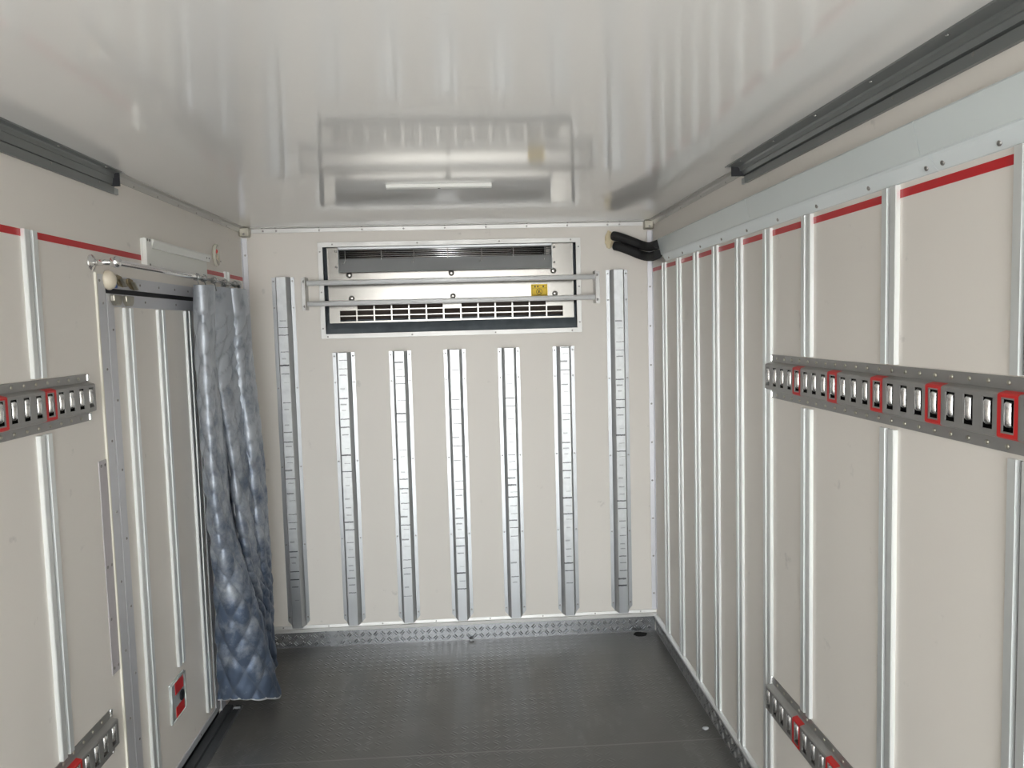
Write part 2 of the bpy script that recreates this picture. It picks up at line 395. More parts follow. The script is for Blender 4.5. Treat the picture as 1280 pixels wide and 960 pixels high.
# kick plates
def tread_bars(bm, a0, a1, b0, b1, put, pitch=.034):
    """raised bars in pairs, leaning left and right in turn; put(a, b, h) gives the 3-D point"""
    i = 0; a = a0+pitch*.5
    while a < a1-pitch*.4:
        j = 0; b = b0+pitch*.5
        while b < b1-pitch*.3:
            sg = 1 if (i+j) % 2 else -1
            for off in (-.0048, .0048):
                dx, dz = .7071, .7071*sg; nx, nz = -dz, dx
                cx_, cz_ = a+nx*off, b+nz*off
                q = [(cx_+dx*l+nx*w, cz_+dz*l+nz*w) for l, w in ((-.0125, -.0028), (.0125, -.0028), (.0125, .0028), (-.0125, .0028))]
                t = [(cx_+dx*l, cz_+dz*l) for l in (-.007, .007)]
                lo = [bm.verts.new(put(x_, z_, 0)) for x_, z_ in q]; hi = [bm.verts.new(put(x_, z_, .0032)) for x_, z_ in t]
                bm.faces.new((lo[0], lo[1], hi[1], hi[0])); bm.faces.new((lo[2], lo[3], hi[0], hi[1]))
                bm.faces.new((lo[1], lo[2], hi[1])); bm.faces.new((lo[3], lo[0], hi[0]))
            b += pitch; j += 1
        a += pitch; i += 1
    return bm
bm = box(B(), XL+.012, XR-.012, D-.008, D, 0, .082)
tread_bars(bm, XL+.02, XR-.02, .003, .080, lambda a, b, h: (a, D-.0078-h, b))
kb = struct(new_obj('baseboard_back', bm, 'tread_aluminium'))
kt = struct(new_obj('trim_8', prism(B(), [(0, .080), (.014, .080), (.014, .096), (.008, .099), (.004, .114), (0, .114)],
      lambda a, b: (XL+.012, D-a, b), lambda a, b: (XR-.004, D-a, b)), 'trim_aluminium', bevel=.001))
screws(kt, 'back', [(x, D-.006, .106) for x in (-.99, -.76, -.485, -.21, .07, .345, .62, .86)], r=.004)
bm = box(B(), XR-.010, XR, Y0, D-.011, 0, .078)
tread_bars(bm, 1.5, D-.02, .002, .076, lambda a, b, h: (XR-.0098-h, a, b))
kr = struct(new_obj('baseboard_right', bm, 'tread_side'))
struct(new_obj('trim_9', prism(B(), [(0, .074), (.017, .074), (.017, .082), (.012, .089), (.003, .092), (0, .092)],
      lambda a, b: (XR-a, Y0, b), lambda a, b: (XR-a, D-.014, b)), 'brushed_aluminium', bevel=.001))

# ------------------------------------------------------------------ dark channels under the ceiling edges
def channel(x, s, lip, low, yend, label):
    P = [(0, 0), (lip, 0), (lip, .004), (lip*.52, .006), (lip*.44, .010), (lip*.40, .020), (lip*.34, .021), (lip*.24, low-.027), (.005, low-.026),
         (.005, low-.023), (.012, low-.022), (.010, low), (0, low)]
    o = new_obj('ceiling_channel', prism(B(), P, lambda a, b: (x+s*a, Y0, H-b), lambda a, b: (x+s*a, yend, H-b)), 'dark_channel', loc=(x, 1.0, H-low))
    tag(o, label, 'channel', 'dark channels along the ceiling edges')
    bm = B(); box(bm, *sorted((x+s*.004, x+s*lip*.80)), yend-.006, yend, H-low+.022, H-.0045)
    new_obj('end_plug', bm, 'black_rubber', o)
    bm = B(); box(bm, min(x, x+s*.010), max(x, x+s*.010), yend, yend+.032, H-low, H-low+.020)
    new_obj('end_tab', bm, 'grey_sheet', o, bevel=.002)
    bm = B(); box(bm, min(x, x+s*lip), max(x, x+s*lip), yend, yend+.022, H-.004, H)
    new_obj('top_tab', bm, 'grey_sheet', o, bevel=.001)
    side = 'right' if s < 0 else 'left'
    ys = [yend-.10-.27*i for i in range(6)]
    screws(o, side, [(x+s*.010, y, H-low+.018) for y in ys], r=.005)
    screws(o, 'top', [(x+s*lip*.86, y, H-.0055) for y in ys], r=.004, m='chrome')
channel(XR, -1, .070, .058, 2.59, 'dark grey metal channel along the right ceiling edge above the pale cover')
channel(XL, 1, .038, .068, 2.535, 'dark grey metal channel along the left ceiling edge')

# ------------------------------------------------------------------ door in the left wall
door = struct(new_obj('door_1', box(B(), XL-.05, XL-.003, 2.456, 3.258, .030, 1.752), 'beige_panel', loc=(XL, 2.857, .03)))
for nm, y0, y1, z0, z1 in (('door_frame_near', 2.456, 2.502, .030, 1.752), ('door_frame_far', 3.212, 3.258, .030, 1.752),
                           ('door_frame_top', 2.502, 3.212, 1.712, 1.752), ('door_frame_bottom', 2.502, 3.212, .030, .056)):
    o = new_obj('leaf_frame', box(B(), XL-.003, XL+.002, y0, y1, z0, z1), 'anodised_strip', door, bevel=.001)
    if y1-y0 < .1: screws(o, 'left', [(XL+.002, (y0+y1)/2+.006, z) for z in (1.64, 1.42, 1.20, .98, .76, .54, .32)])
    else: screws(o, 'left', [(XL+.002, y, (z0+z1)/2) for y in (2.74, 3.02)])
def door_rib(yc, z0, z1, w=.030):
    P = [(-w, 0), (-w, .0085), (-w+.002, .0105), (-.0075, .0105), (-.006, .0005), (.006, .0005), (.0075, .0105), (w-.002, .0105), (w, .0085), (w, 0)]
    r = new_obj('door_rib', prism(B(), P, lambda a, b: (XL-.003+b, yc+a, z0), lambda a, b: (XL-.003+b, yc+a, z1)), 'rib_aluminium', door)
    new_obj('groove_strip', box(B(), XL-.0026, XL-.0008, yc-.0058, yc+.0058, z0+.001, z1-.001), 'groove_grey', r)
door_rib(2.600, .062, 1.710); door_rib(2.868, .400, 1.710); door_rib(3.137, .088, 1.710)
hp = new_obj('release_plate', box(B(), XL-.004, XL+.004, 2.747, 2.885, .222, .372), 'plate_satin', door, bevel=.003)
hp['label'] = 'chrome release plate with two red panels and a black knob'
for z0, z1 in ((.316, .362), (.232, .270)):
    new_obj('red_panel', box(B(), XL+.003, XL+.0055, 2.788, 2.866, z0, z1), 'red_paint', hp, bevel=.001)
new_obj('knob', lathe(B(), [(.015, 0), (.020, .003), (.020, .006), (.014, .009), (.004, .010)], (XL+.003, 2.842, .294), (1, 0, 0), 18), 'black_rubber', hp)
bm = B()                                                            # rim round the plate
new_obj('plate_rim', tube(bm, [(XL+.004, 2.750, .228), (XL+.006, 2.750, .366), (XL+.006, 2.882, .366), (XL+.004, 2.882, .228), (XL+.004, 2.750, .228)], .0028, 8), 'plate_satin', hp)
new_obj('door_gasket', box(B(), XL-.066, XL-.010, DY0+.001, DY1-.001, .001, DZ1-.001), 'black_rubber', door)
# jamb: near post, head and far post as one frame, with a cream edge
jm = B(); JP = [(2.392, 0), (2.392, 1.808), (3.325, 1.808), (3.325, 0), (3.272, 0), (3.272, 1.768), (2.446, 1.768), (2.446, 0)]
prism(jm, JP, lambda a, b: (XL, a, b), lambda a, b: (XL+.004, a, b))
jamb = struct(new_obj('trim_10', jm, 'anodised_strip'))
screws(jamb, 'left', [(XL+.004, 2.424, z) for z in (1.72, 1.52, 1.30, 1.08, .86, .64, .42, .22)]+[(XL+.004, y, 1.788) for y in (2.41, 2.70, 2.86, 3.01, 3.15)])
new_obj('jamb_edge', prism(B(), [(2.386, 0), (2.386, 1.812), (2.3925, 1.808), (2.3925, 0)], lambda a, b: (XL, a, b), lambda a, b: (XL+.006, a, b)), 'jamb_cream', jamb)
sill = struct(new_obj('trim_11', prism(B(), [(0, 0), (.075, 0), (.070, .008), (.048, .010), (.045, .004), (.036, .004), (.033, .012), (0, .014)],
        lambda a, b: (XL+a, 2.392, b), lambda a, b: (XL+a, 3.325, b)), 'sill_dark'))
# latch hardware at the top near corner
k = thing('door_keeper', 'brass coloured latch keepers with cream cap at the top corner of the door', 'latch', (XL+.004, 2.53, 1.775))
new_obj('cap', lathe(B(), [(.030, 0), (.031, .006), (.024, .018), (.012, .024), (.003, .025)], (XL+.004, 2.462, 1.792), (1, 0, 0), 18), 'cream_plastic', k)
new_obj('blue_tab', box(B(), XL+.004, XL+.012, 2.49, 2.512, 1.770, 1.779), 'blue_plastic', k, bevel=.001)
for y, zt in ((2.530, 1.812), (2.612, 1.806)):
    P = [(y-.024, zt-.004), (y-.010, zt), (y+.016, zt-.004), (y+.034, zt-.028), (y+.030, zt-.038), (y+.006, zt-.034), (y-.020, zt-.018)]
    kp = new_obj('keeper', prism(B(), P, lambda a, b: (XL+.004, a, b), lambda a, b: (XL+.012, a, b)), 'brass_plate', k, bevel=.002)
    new_obj('keeper_hook', prism(B(), [(y-.004, zt-.012), (y+.006, zt-.012), (y+.032, zt-.036), (y+.022, zt-.038)], lambda a, b: (XL+.012, a, b), lambda a, b: (XL+.024, a, b)), 'nickel_plate', kp, bevel=.002)
for y in (2.505, 2.592):
    P = [(y-.030, 1.748), (y+.030, 1.748), (y+.027, 1.728), (y+.016, 1.716), (y-.016, 1.716), (y-.027, 1.730)]
    o = new_obj('latch_plate', prism(B(), P, lambda a, b: (XL+.002, a, b), lambda a, b: (XL+.016, a, b)), 'nickel_plate', k, bevel=.003)
# grey strip plate beside the near post
s = new_obj('strip_plate', box(B(), XL, XL+.003, 2.334, 2.383, .600, 1.252), 'lilac_strip', loc=(XL, 2.36, .60), bevel=.001)
tag(s, 'narrow lilac grey strip plate on the left wall against the door post', 'plate')
screws(s, 'left', [(XL+.003, y, z) for z in (1.236, .93, .618, .77) for y in (2.346, 2.372)][:6]+[(XL+.003, 2.346, .77)], r=.005)

# ------------------------------------------------------------------ wall ribs
def rib(loc, side, z0, z1, label, group, src=None):
    if src is not None: return dup(src, loc, label, group)
    sg = -1 if side == 'right' else 1; w = .030; x, yc = loc[0], loc[1]
    P = [(-w, 0), (-w, .0085), (-w+.002, .0105), (-.0075, .0105), (-.006, .0005), (.006, .0005), (.0075, .0105), (w-.002, .0105), (w, .0085), (w, 0)]
    o = new_obj('wall_rib', prism(B(), P, lambda a, b: (x+sg*b, yc+a, z0), lambda a, b: (x+sg*b, yc+a, z1)), 'rib_aluminium', loc=loc)
    new_obj('groove_strip', box(B(), *sorted((x+sg*.0004, x+sg*.0022)), yc-.0058, yc+.0058, z0+.001, z1-.001), 'groove_grey', o)
    return tag(o, label, 'rib', group)
G = 'full height ribs on the right wall'
order = ['nearest the back corner', 'second from the back corner', 'third from the back corner', 'fourth from the back corner',
         'fifth from the back corner', 'just beyond the far ends of the slotted rails']
r0 = None
for y, w in zip((3.694, 3.434, 3.173, 2.921, 2.663, 2.405), order):
    o = rib((XR, y, .092), 'right', .092, 1.900, 'full height rib on the right wall, ' + w, G, r0); r0 = r0 or o
u0 = l0 = None
for y, w in zip((2.120, 1.695, 1.270), ('by its first red marker from the far end', 'between its second and third red markers from the far end', 'at the right edge of the photo')):
    if y == 1.695: w = 'by its third red marker from the far end'
    o = rib((XR, y, 1.512), 'right', 1.512, 1.903, 'rib piece above the upper right rail ' + w, 'rib pieces above the upper right rail', u0); u0 = u0 or o
    o = rib((XR, y, .478), 'right', .478, 1.366, 'rib piece under the upper right rail ' + w, 'rib pieces between the right rails', l0); l0 = l0 or o
rib((XL, 2.046, 1.518), 'left', 1.518, 1.893, 'aluminium rib piece above the upper left slotted rail', None)
rib((XL, 2.050, .512), 'left', .512, 1.372, 'aluminium rib piece between the two left slotted rails', None)
rib((XL, 3.662, .10), 'left', .10, 1.900, 'aluminium rib on the left wall half hidden behind the quilted curtain', None)
for o in list(COL.objects):
    if o.name.startswith('wall_rib') and 'group' in o and o['group'] is None: del o['group']
ys = [1.0, 1.270, 1.695, 2.120, 2.405, 2.663, 2.921, 3.173, 3.434, 3.694, D]
stripe(wr, 'right', [(a+(.031 if i else 0), b-(.031 if b != D else .002)) for i, (a, b) in enumerate(zip(ys, ys[1:]))])
stripe(wl, 'left', [(1.2, 2.015), (2.077, 2.730), (3.392, 3.631), (3.693, 3.925)])

# ------------------------------------------------------------------ slotted lashing rails
def lashing_rail(side, z0, yend, first, red, ystart, label):
    """pressed steel rail: screwed flanges, raised face with slots, a rolled bright lip on the far side of every slot"""
    X, sg = (XR, -1) if side == 'right' else (XL, 1)
    P = .0540; HT = .135; dF = .024
    SW, SZ0, SZ1 = .029, .040, .097
    root = thing('lashing_rail', label, 'rail', (X, yend, z0), 'slotted lashing rails on the side walls')
    at = lambda d, y, z: (X+sg*d, y, z0+z)
    cs = []; y = first
    while y > ystart+.04: cs.append(y); y -= P
    # outline heights with depth: flange, bend, face, bend, flange
    prof = [(.0005, 0), (.003, .0), (.003, .023), (dF-.003, .028), (dF, .031), (dF, SZ0), (dF, SZ1), (dF, .104), (dF-.003, .107), (.003, .112), (.003, .135), (.0005, .135)]
    yl = [ystart]
    for c in reversed(cs): yl += [c-SW/2, c+SW/2]
    yl += [yend]
    bm = B(); grid = [[bm.verts.new(at(d, y, z)) for d, z in prof] for y in yl]
    for i in range(len(yl)-1):
        for j in range(len(prof)-1):
            if j == 5 and i % 2 == 1: continue
            bm.faces.new((grid[i][j], grid[i+1][j], grid[i+1][j+1], grid[i][j+1]))
    for i in range(1, len(yl)-1, 2):                                # slot walls turn inwards
        a, b, c, d = grid[i][5], grid[i+1][5], grid[i+1][6], grid[i][6]
        inner = [bm.verts.new(at(dF-.003, yl[i], SZ0)), bm.verts.new(at(dF-.003, yl[i+1], SZ0)), bm.verts.new(at(dF-.003, yl[i+1], SZ1)), bm.verts.new(at(dF-.003, yl[i], SZ1))]
        q = [a, b, c, d]
        for t in range(4): bm.faces.new((q[t], q[(t+1) % 4], inner[(t+1) % 4], inner[t]))
    bm.faces.new(grid[-1]); bm.faces.new(grid[0])
    new_obj('rail_plate', bm, 'rail_steel', root)
    new_obj('rail_hollow_shade', box(B(), min(X, X+sg*.0045), max(X, X+sg*.0045), ystart+.01, yend-.006, z0+.033, z0+.103), 'black_void', root)  # black sheet standing in for the shade inside the hollow rail
    lip = None
    for i, c in enumerate(cs):
        if lip is None:
            bm = B()
            pts = [(dF-.014, SZ0+.006), (dF-.004, SZ0+.007), (dF+.0005, SZ0+.012), (dF+.001, .068), (dF+.0005, SZ1-.008), (dF-.004, SZ1-.003), (dF-.014, SZ1-.002)]
            ring = []
            for d_, z_ in pts:
                ring.append([bm.verts.new(at(d_-.006+.006*math.cos(a_), c+SW/2-.0085+.0085*math.sin(a_), z_)) for a_ in [math.radians(t) for t in (-90, -60, -30, 0, 30, 60, 90)]])
            for a_, b_ in zip(ring, ring[1:]):
                for k_ in range(6):
                    f = bm.faces.new((a_[k_], a_[k_+1], b_[k_+1], b_[k_])); f.smooth = True
            lip = new_obj('slot_lip', bm, 'lip_steel', root); lp = lip.location.copy(); c0 = c
        else:
            o = lip.copy(); COL.objects.link(o); o.parent = root; o.location = (0, c-c0, 0)
    for i, c in enumerate(cs):
        if i % 4 != red or i == 0: continue
        e = .0007; hw = P/2-.0008
        R = [(.003+.006, .0245), (dF-.003+e, .028), (dF+e, .031), (dF+e, SZ0-.003), (dF+e, SZ1+.003), (dF+e, .104), (dF-.003+e, .107), (.009, .1105)]
        bm = B(); yy = [c-hw, c-SW/2-.002, c+SW/2+.002, c+hw]
        g = [[bm.verts.new(at(d, y, z)) for d, z in R] for y in yy]
        for a_ in range(3):
            for j in range(len(R)-1):
                if a_ == 1 and j == 3: continue
                bm.faces.new((g[a_][j], g[a_+1][j], g[a_+1][j+1], g[a_][j+1]))
        new_obj('red_marker', bm, 'red_paint', root)
    fl = [c+P/2 for c in cs[::1]]
    screws(root, side, [at(.003, y, z) for y in fl for z in (.011, .124)], r=.0046, h=.003, m='nickel_plate')
    for z in (.011, .124):                                          # cut corner tabs at the far end
        new_obj('end_tab', box(B(), *sorted((X, X+sg*.007)), yend-.004, yend+.008, z0+z-.011, z0+z+.011), 'chrome', root, bevel=.003)
    return root
lashing_rail('right', 1.374, 2.378, 2.361, 0, .55, 'upper slotted steel lashing rail on the right wall with red marked slots')
lashing_rail('right', .337, 2.378, 2.361, 0, .55, 'lower slotted steel lashing rail near the floor on the right wall')
lashing_rail('left', 1.379, 2.298, 2.274, 0, .75, 'upper slotted steel lashing rail on the left wall beside the door')
lashing_rail('left', .376, 2.302, 2.274, 0, .75, 'lower slotted steel lashing rail near the floor on the left wall')

# ------------------------------------------------------------------ battens on the back wall
def batten(xc, z1, label, group):
    z0 = .117
    P = [(-.055, 0), (-.055, .002), (-.0375, .0022), (-.0245, .046), (-.0225, .048), (.0225, .048), (.0245, .046), (.0375, .0022), (.055, .002), (.055, 0)]
    bm = prism(B(), P, lambda a, b: (xc+a, D-b, z0+(.022 if abs(a) > .05 else 0)), lambda a, b: (xc+a, D-b, z1))
    o = new_obj('wall_batten', bm, 'scuffed_batten', loc=(xc, D, z0)); tag(o, label, 'batten', group)
    zs = [z1-.018, z1-.15, z1-.55, (z1-.55+.16)/2 if z1 < 1.6 else z1-.95, .158] + ([z1-1.35] if z1 > 1.6 else [])
    screws(o, 'back', [(xc+sx*.046, D-.002, z) for z in zs for sx in (-1, 1)], r=.0045)
    return o
b0 = batten(-.910, 1.888, 'tall galvanised batten on the back wall beside the quilted curtain', 'tall battens on the back wall')
dup(b0, (.763, D, .117), 'tall galvanised batten on the back wall under the black hoses', 'tall battens on the back wall')
GB = 'short battens below the cooling unit'
b1 = batten(-.627, 1.508, 'short galvanised batten below the cooling unit, first from the left', GB)
for x, w in zip((-.346, -.071, .203, .483), ('second from the left', 'in the middle of the five', 'second from the right', 'first from the right')):
    dup(b1, (x, D, .117), 'short galvanised batten below the cooling unit, ' + w, GB)

# ------------------------------------------------------------------ cooling unit
cu = thing('cooling_unit', 'stainless refrigeration unit set in the top of the back wall with louvre and grille', 'cooling unit', (-.076, D, 1.58))
fw = .022
def ring_frame(bm, x0, x1, z0, z1, w, ya, yb):
    o = [(x0, z0), (x1, z0), (x1, z1), (x0, z1)]; i = [(x0+w, z0+w), (x1-w, z0+w), (x1-w, z1-w), (x0+w, z1-w)]
    for y0_, fl in ((ya, 0), (yb, 1)):
        pass
    V = {(k, t, s_): bm.verts.new((q[k][0], y, q[k][1])) for t, q in ((0, o), (1, i)) for k in range(4) for s_, y in ((0, ya), (1, yb))}
    for k_ in range(4):
        n = (k_+1) % 4
        bm.faces.new((V[k_, 0, 0], V[n, 0, 0], V[n, 1, 0], V[k_, 1, 0])); bm.faces.new((V[k_, 0, 1], V[k_, 1, 1], V[n, 1, 1], V[n, 0, 1]))
        bm.faces.new((V[k_, 0, 0], V[k_, 0, 1], V[n, 0, 1], V[n, 0, 0])); bm.faces.new((V[k_, 1, 0], V[n, 1, 0], V[n, 1, 1], V[k_, 1, 1]))
    return bm
fr = new_obj('trim_frame', ring_frame(B(), -.733, .580, 1.578, 2.056, .024, D-.006, D), 'trim_aluminium', cu, bevel=.001)
screws(fr, 'back', [(x, D-.006, 2.045) for x in (-.66, -.24, .17, .53)]+[(x, D-.006, 1.589) for x in (-.70, -.28, .14, .53)]+[(-.722, D-.006, z) for z in (1.63, 1.81, 2.01)]+[(.569, D-.006, z) for z in (1.63, 1.81, 2.01)])
# recessed casing: open box lining the hole
bm = B(); x0, x1, z0, z1, yb = UX0+.002, UX1-.002, UZ0+.002, UZ1-.002, D+.16
q = [(x0, z0), (x1, z0), (x1, z1), (x0, z1)]; a = [bm.verts.new((x, D+.001, z)) for x, z in q]; b = [bm.verts.new((x, yb, z)) for x, z in q]
for i in range(4): bm.faces.new((a[i], a[(i+1) % 4], b[(i+1) % 4], b[i]))
bm.faces.new(b); new_obj('casing', bm, 'tray_sheet', cu)
new_obj('drip_tray', prism(B(), [(.004, 1.600), (.012, 1.600), (.055, 1.668), (.047, 1.668)], lambda d, z: (UX0+.004, D+d, z), lambda d, z: (UX1-.004, D+d, z)), 'tray_sheet', cu)
# front panel with air grille and louvre opening cut out
PX0, PX1, PZ0, PZ1 = -.690, .542, 1.655, 2.034
xs = [PX0]; cw = 1.130/13; gx = -.6375
for i in range(13): xs += [gx+cw*i, gx+cw*i+cw-.007]
xs += [PX1]
LX0, LX1 = -.628, .430; LZ0, LZ1 = 1.905, 2.030
zs = [PZ0, 1.663, 1.687, 1.692, 1.7165, 1.7215, 1.746, LZ0+.002, LZ1-.002, PZ1]
hole = set()
for i in range(13):
    for r_ in range(3):
        if r_ == 2 and i in (0, 6, 12): continue
        hole.add((1+2*i, 1+2*r_))
for i, (a_, b_) in enumerate(zip(xs, xs[1:])):
    if a_ >= LX0-.02 and b_ <= LX1+.02: hole.add((i, 7))
bm = grid_slab(xs, zs, D+.006, D+.008, hole)
for v in bm.verts: v.co.y += (v.co.z-PZ0)*.03
pan = new_obj('front_panel', bm, 'stainless', cu)
new_obj('panel_return', box(B(), PX0, PX1, D+.0085, D+.05, PZ0, PZ0+.002), 'stainless', cu)
new_obj('panel_return', box(B(), PX0, PX0+.002, D+.0085, D+.05, PZ0+.003, PZ1), 'stainless', cu)
new_obj('panel_return', box(B(), PX1-.002, PX1, D+.0085, D+.05, PZ0+.003, PZ1), 'stainless', cu)
new_obj('fin_block', box(B(), -.66, .51, D+.060, D+.075, 1.672, 1.76), 'brown_void', cu)
fan = new_obj('fan_cavity', box(B(), -.64, .44, D+.075, D+.088, 1.93, 2.033), 'black_void', cu)
# louvre housing
lv = new_obj('deflector', prism(B(), [(-.022, LZ0), (-.019, LZ0), (.006, 1.970), (.004, 1.972)], lambda d, z: (LX0, D+d, z), lambda d, z: (LX1, D+d, z)), 'grey_sheet', cu)
new_obj('louvre_hood', prism(B(), [(-.020, 2.028), (.050, 2.028), (.050, 2.022), (.010, 2.012), (-.018, 2.018)], lambda d, z: (LX0, D+d, z), lambda d, z: (LX1, D+d, z)), 'grey_sheet', cu)
for x in (LX0-.004, LX1):
    o = new_obj('louvre_end', prism(B(), [(-.024, LZ0-.006), (-.024, 2.030), (.006, 2.030), (.006, LZ0+.03)], lambda d, z: (x, D+d, z), lambda d, z: (x+.004, D+d, z)), 'dark_channel', cu)
for i in range(5):
    z = 1.975+.0095*i
    new_obj('guard_wire', tube(B(), [(LX0, D-.006+.001*i, z), (LX1, D-.006+.001*i, z)], .0021, 8), 'chrome', cu)
for px, lo in ((-.598, 1), (-.420, 0), (-.258, 1), (-.09, 0), (.08, 1), (.24, 0), (.398, 1)):
    path = [(px, D-.009, 2.022), (px, D-.0095, 1.972)]
    if lo: path += [(px-.001, D-.020, 1.956), (px-.004, D-.024, 1.947), (px-.012, D-.024, 1.945), (px-.013, D-.022, 1.952)]
    else: path += [(px, D-.012, 1.966)]
    new_obj('guard_stay', tube(B(), path, .0018, 8), 'chrome', cu)
for x, z in ((-.585, 1.893), (-.075, 1.893), (.442, 1.893), (-.577, 1.777), (-.070, 1.777), (.447, 1.777)):
    new_obj('fastener', lathe(B(), [(.014, 0), (.012, .002), (.007, .0035), (.002, .004)], (x, D+.006, z), (0, -1, 0), 16), 'stainless', cu)
screws(cu, 'back', [(-.648, D+.006, 2.012), (-.648, D+.006, 1.935), (.448, D+.006, 2.012), (.448, D+.006, 1.935)], r=.005)
st = new_obj('warning_sticker', box(B(), .326, .409, D+.0045, D+.0058, 1.750, 1.826), 'sticker_yellow', cu)
st['label'] = 'yellow warning sticker with a black round prohibition symbol'
sy = D+.0043
def ink(x0, x1, z0, z1): new_obj('sticker_mark', box(B(), x0, x1, sy-.0003, sy+.0004, z0, z1), 'sticker_ink', st)
ink(.331, .404, 1.8215, 1.8225); ink(.331, .404, 1.806, 1.807); ink(.331, .404, 1.770, 1.7712); ink(.3305, .3313, 1.770, 1.8225); ink(.4037, .4045, 1.770, 1.8225)
for x in (.346, .360, .388): ink(x-.0035, x+.0035, 1.810, 1.8185)
cx, cz = .367, 1.7885
new_obj('sticker_mark', tube(B(), [(cx+.0145*math.cos(t*math.pi/14), sy, cz+.0145*math.sin(t*math.pi/14)) for t in range(29)], .0012, 6), 'sticker_ink', st)
new_obj('sticker_mark', tube(B(), [(cx-.010, sy, cz+.010), (cx+.010, sy, cz-.010)], .0012, 6), 'sticker_ink', st)
new_obj('sticker_mark', prism(B(), [(cx-.006, cz-.006), (cx-.001, cz-.007), (cx+.001, cz+.004), (cx+.004, cz+.009), (cx+.001, cz+.010), (cx-.004, cz+.003)], lambda a, b: (a, sy+.0004, b), lambda a, b: (a, sy-.0004, b)), 'sticker_ink', st)
# guard bars in front of the unit
gb = thing('guard_rail', 'pair of round aluminium guard bars on end brackets across the cooling unit', 'guard rail', (-.073, D, 1.72))
for z in (1.853, 1.752):
    new_obj('bar', tube(B(), [(-.780, D-.066, z), (.640, D-.066, z)], .0125, 16), 'satin_bar', gb)
for x, s_ in ((-.787, -1), (.641, 1)):
    br = new_obj('bracket', prism(B(), [(0, 0), (.034, 0), (.034, .004), (.004, .004), (.004, .082), (0, .082)],
        lambda a, b: (x+s_*a, D-b, 1.722), lambda a, b: (x+s_*a, D-b, 1.884)), 'trim_aluminium', gb, bevel=.001)
    screws(br, 'back', [(x+s_*.020, D-.004, z) for z in (1.742, 1.866)], r=.007, h=.004)

# ------------------------------------------------------------------ pale cover on the right wall, with the hoses going in
pc = thing('pipe_cover', 'pale blue white pipe cover running along the top of the right wall', 'cover', (XR, 2.4, 1.91))
prof = [(0, 1.938), (.016, 1.938), (.034, 2.010), (.032, 2.014), (0, 2.020)]
for y0, y1 in ((.6, 1.5625), (1.5645, 2.52), (2.522, 3.70)):
    new_obj('cover_panel', prism(B(), prof, lambda d, z: (XR-d, y0, z), lambda d, z: (XR-d, y1, z)), 'pale_cover', pc)
for y0, y1 in ((.6, 1.523), (1.5245, 3.66)):
    o = new_obj('cover_strip', prism(B(), [(0, 1.905), (.004, 1.906), (.008, 1.912), (.020, 1.932), (.021, 1.938), (.018, 1.943), (0, 1.944)],
        lambda d, z: (XR-d, y0, z), lambda d, z: (XR-d, y1, z)), 'pale_trim', pc)
    screws(o, 'right', [(XR-.0095, y, 1.9165) for y in (1.335, 1.498, 1.552, 1.78, 2.05, 2.31, 2.57, 2.83, 3.09, 3.35, 3.58) if y0 < y < y1], r=.006, h=.004)
HG = 'black insulated hoses at the right corner'
def hose(P, label):
    path = catmull([Vector(p) for p in P], 6); bm = tube(B(), path, [.0225*(.93 if i == 0 else 1) for i in range(len(path))], 16)
    tag(new_obj('insulated_hose', bm, 'black_foam', loc=P[0], smooth=False), label, 'hose', HG)
hose([(.742, D-.018, 2.058), (.770, D-.036, 2.050), (.83, D-.038, 2.028), (.880, D-.046, 2.006), (.908, D-.10, 1.992), (.915, D-.18, 1.990), (.917, D-.241, 1.989)],
     'upper black foam insulated hose bending from the back wall into the pale cover')
hose([(.752, D-.018, 2.008), (.776, D-.036, 2.000), (.83, D-.038, 1.979), (.880, D-.046, 1.957), (.908, D-.10, 1.943), (.915, D-.18, 1.941), (.917, D-.241, 1.942)],
     'lower black foam insulated hose bending from the back wall into the pale cover')
bm = B(); bmesh.ops.create_icosphere(bm, subdivisions=4, radius=1)
for v in bm.verts:
    k_ = 1+.22*noise.noise(v.co*2.3)
    v.co = Vector((.728+.022*v.co.x*k_, D-.001+.012*v.co.y*k_, 2.040+.044*v.co.z*k_))
tag(new_obj('foam_seal', bm, 'cream_foam', loc=(.722, D, 1.98), smooth=True), 'cream expanding foam sealing the hose hole in the back wall', 'foam')

# ------------------------------------------------------------------ ceiling lamp
lp = thing('ceiling_lamp', 'slim white strip lamp with violet lens on the ceiling before the cooling unit', 'lamp', (-.088, 2.85, H-.014))
new_obj('lamp_body', prism(B(), [(2.862, 0), (2.862, .010), (2.857, .0135), (2.835, .0135), (2.830, .010), (2.830, 0)], lambda a, b: (-.277, a, H-b), lambda a, b: (.101, a, H-b)), 'white_plastic', lp, bevel=.001)
new_obj('lamp_lens', prism(B(), [(2.908, 0), (2.908, .003), (2.896, .004), (2.8625, .004), (2.8625, 0)], lambda a, b: (-.262, a, H-b), lambda a, b: (.088, a, H-b)), 'lens_violet', lp)
screws(lp, 'top', [(-.088, 2.846, H-.0135), (-.272, 2.90, H-.0005)], r=.005)

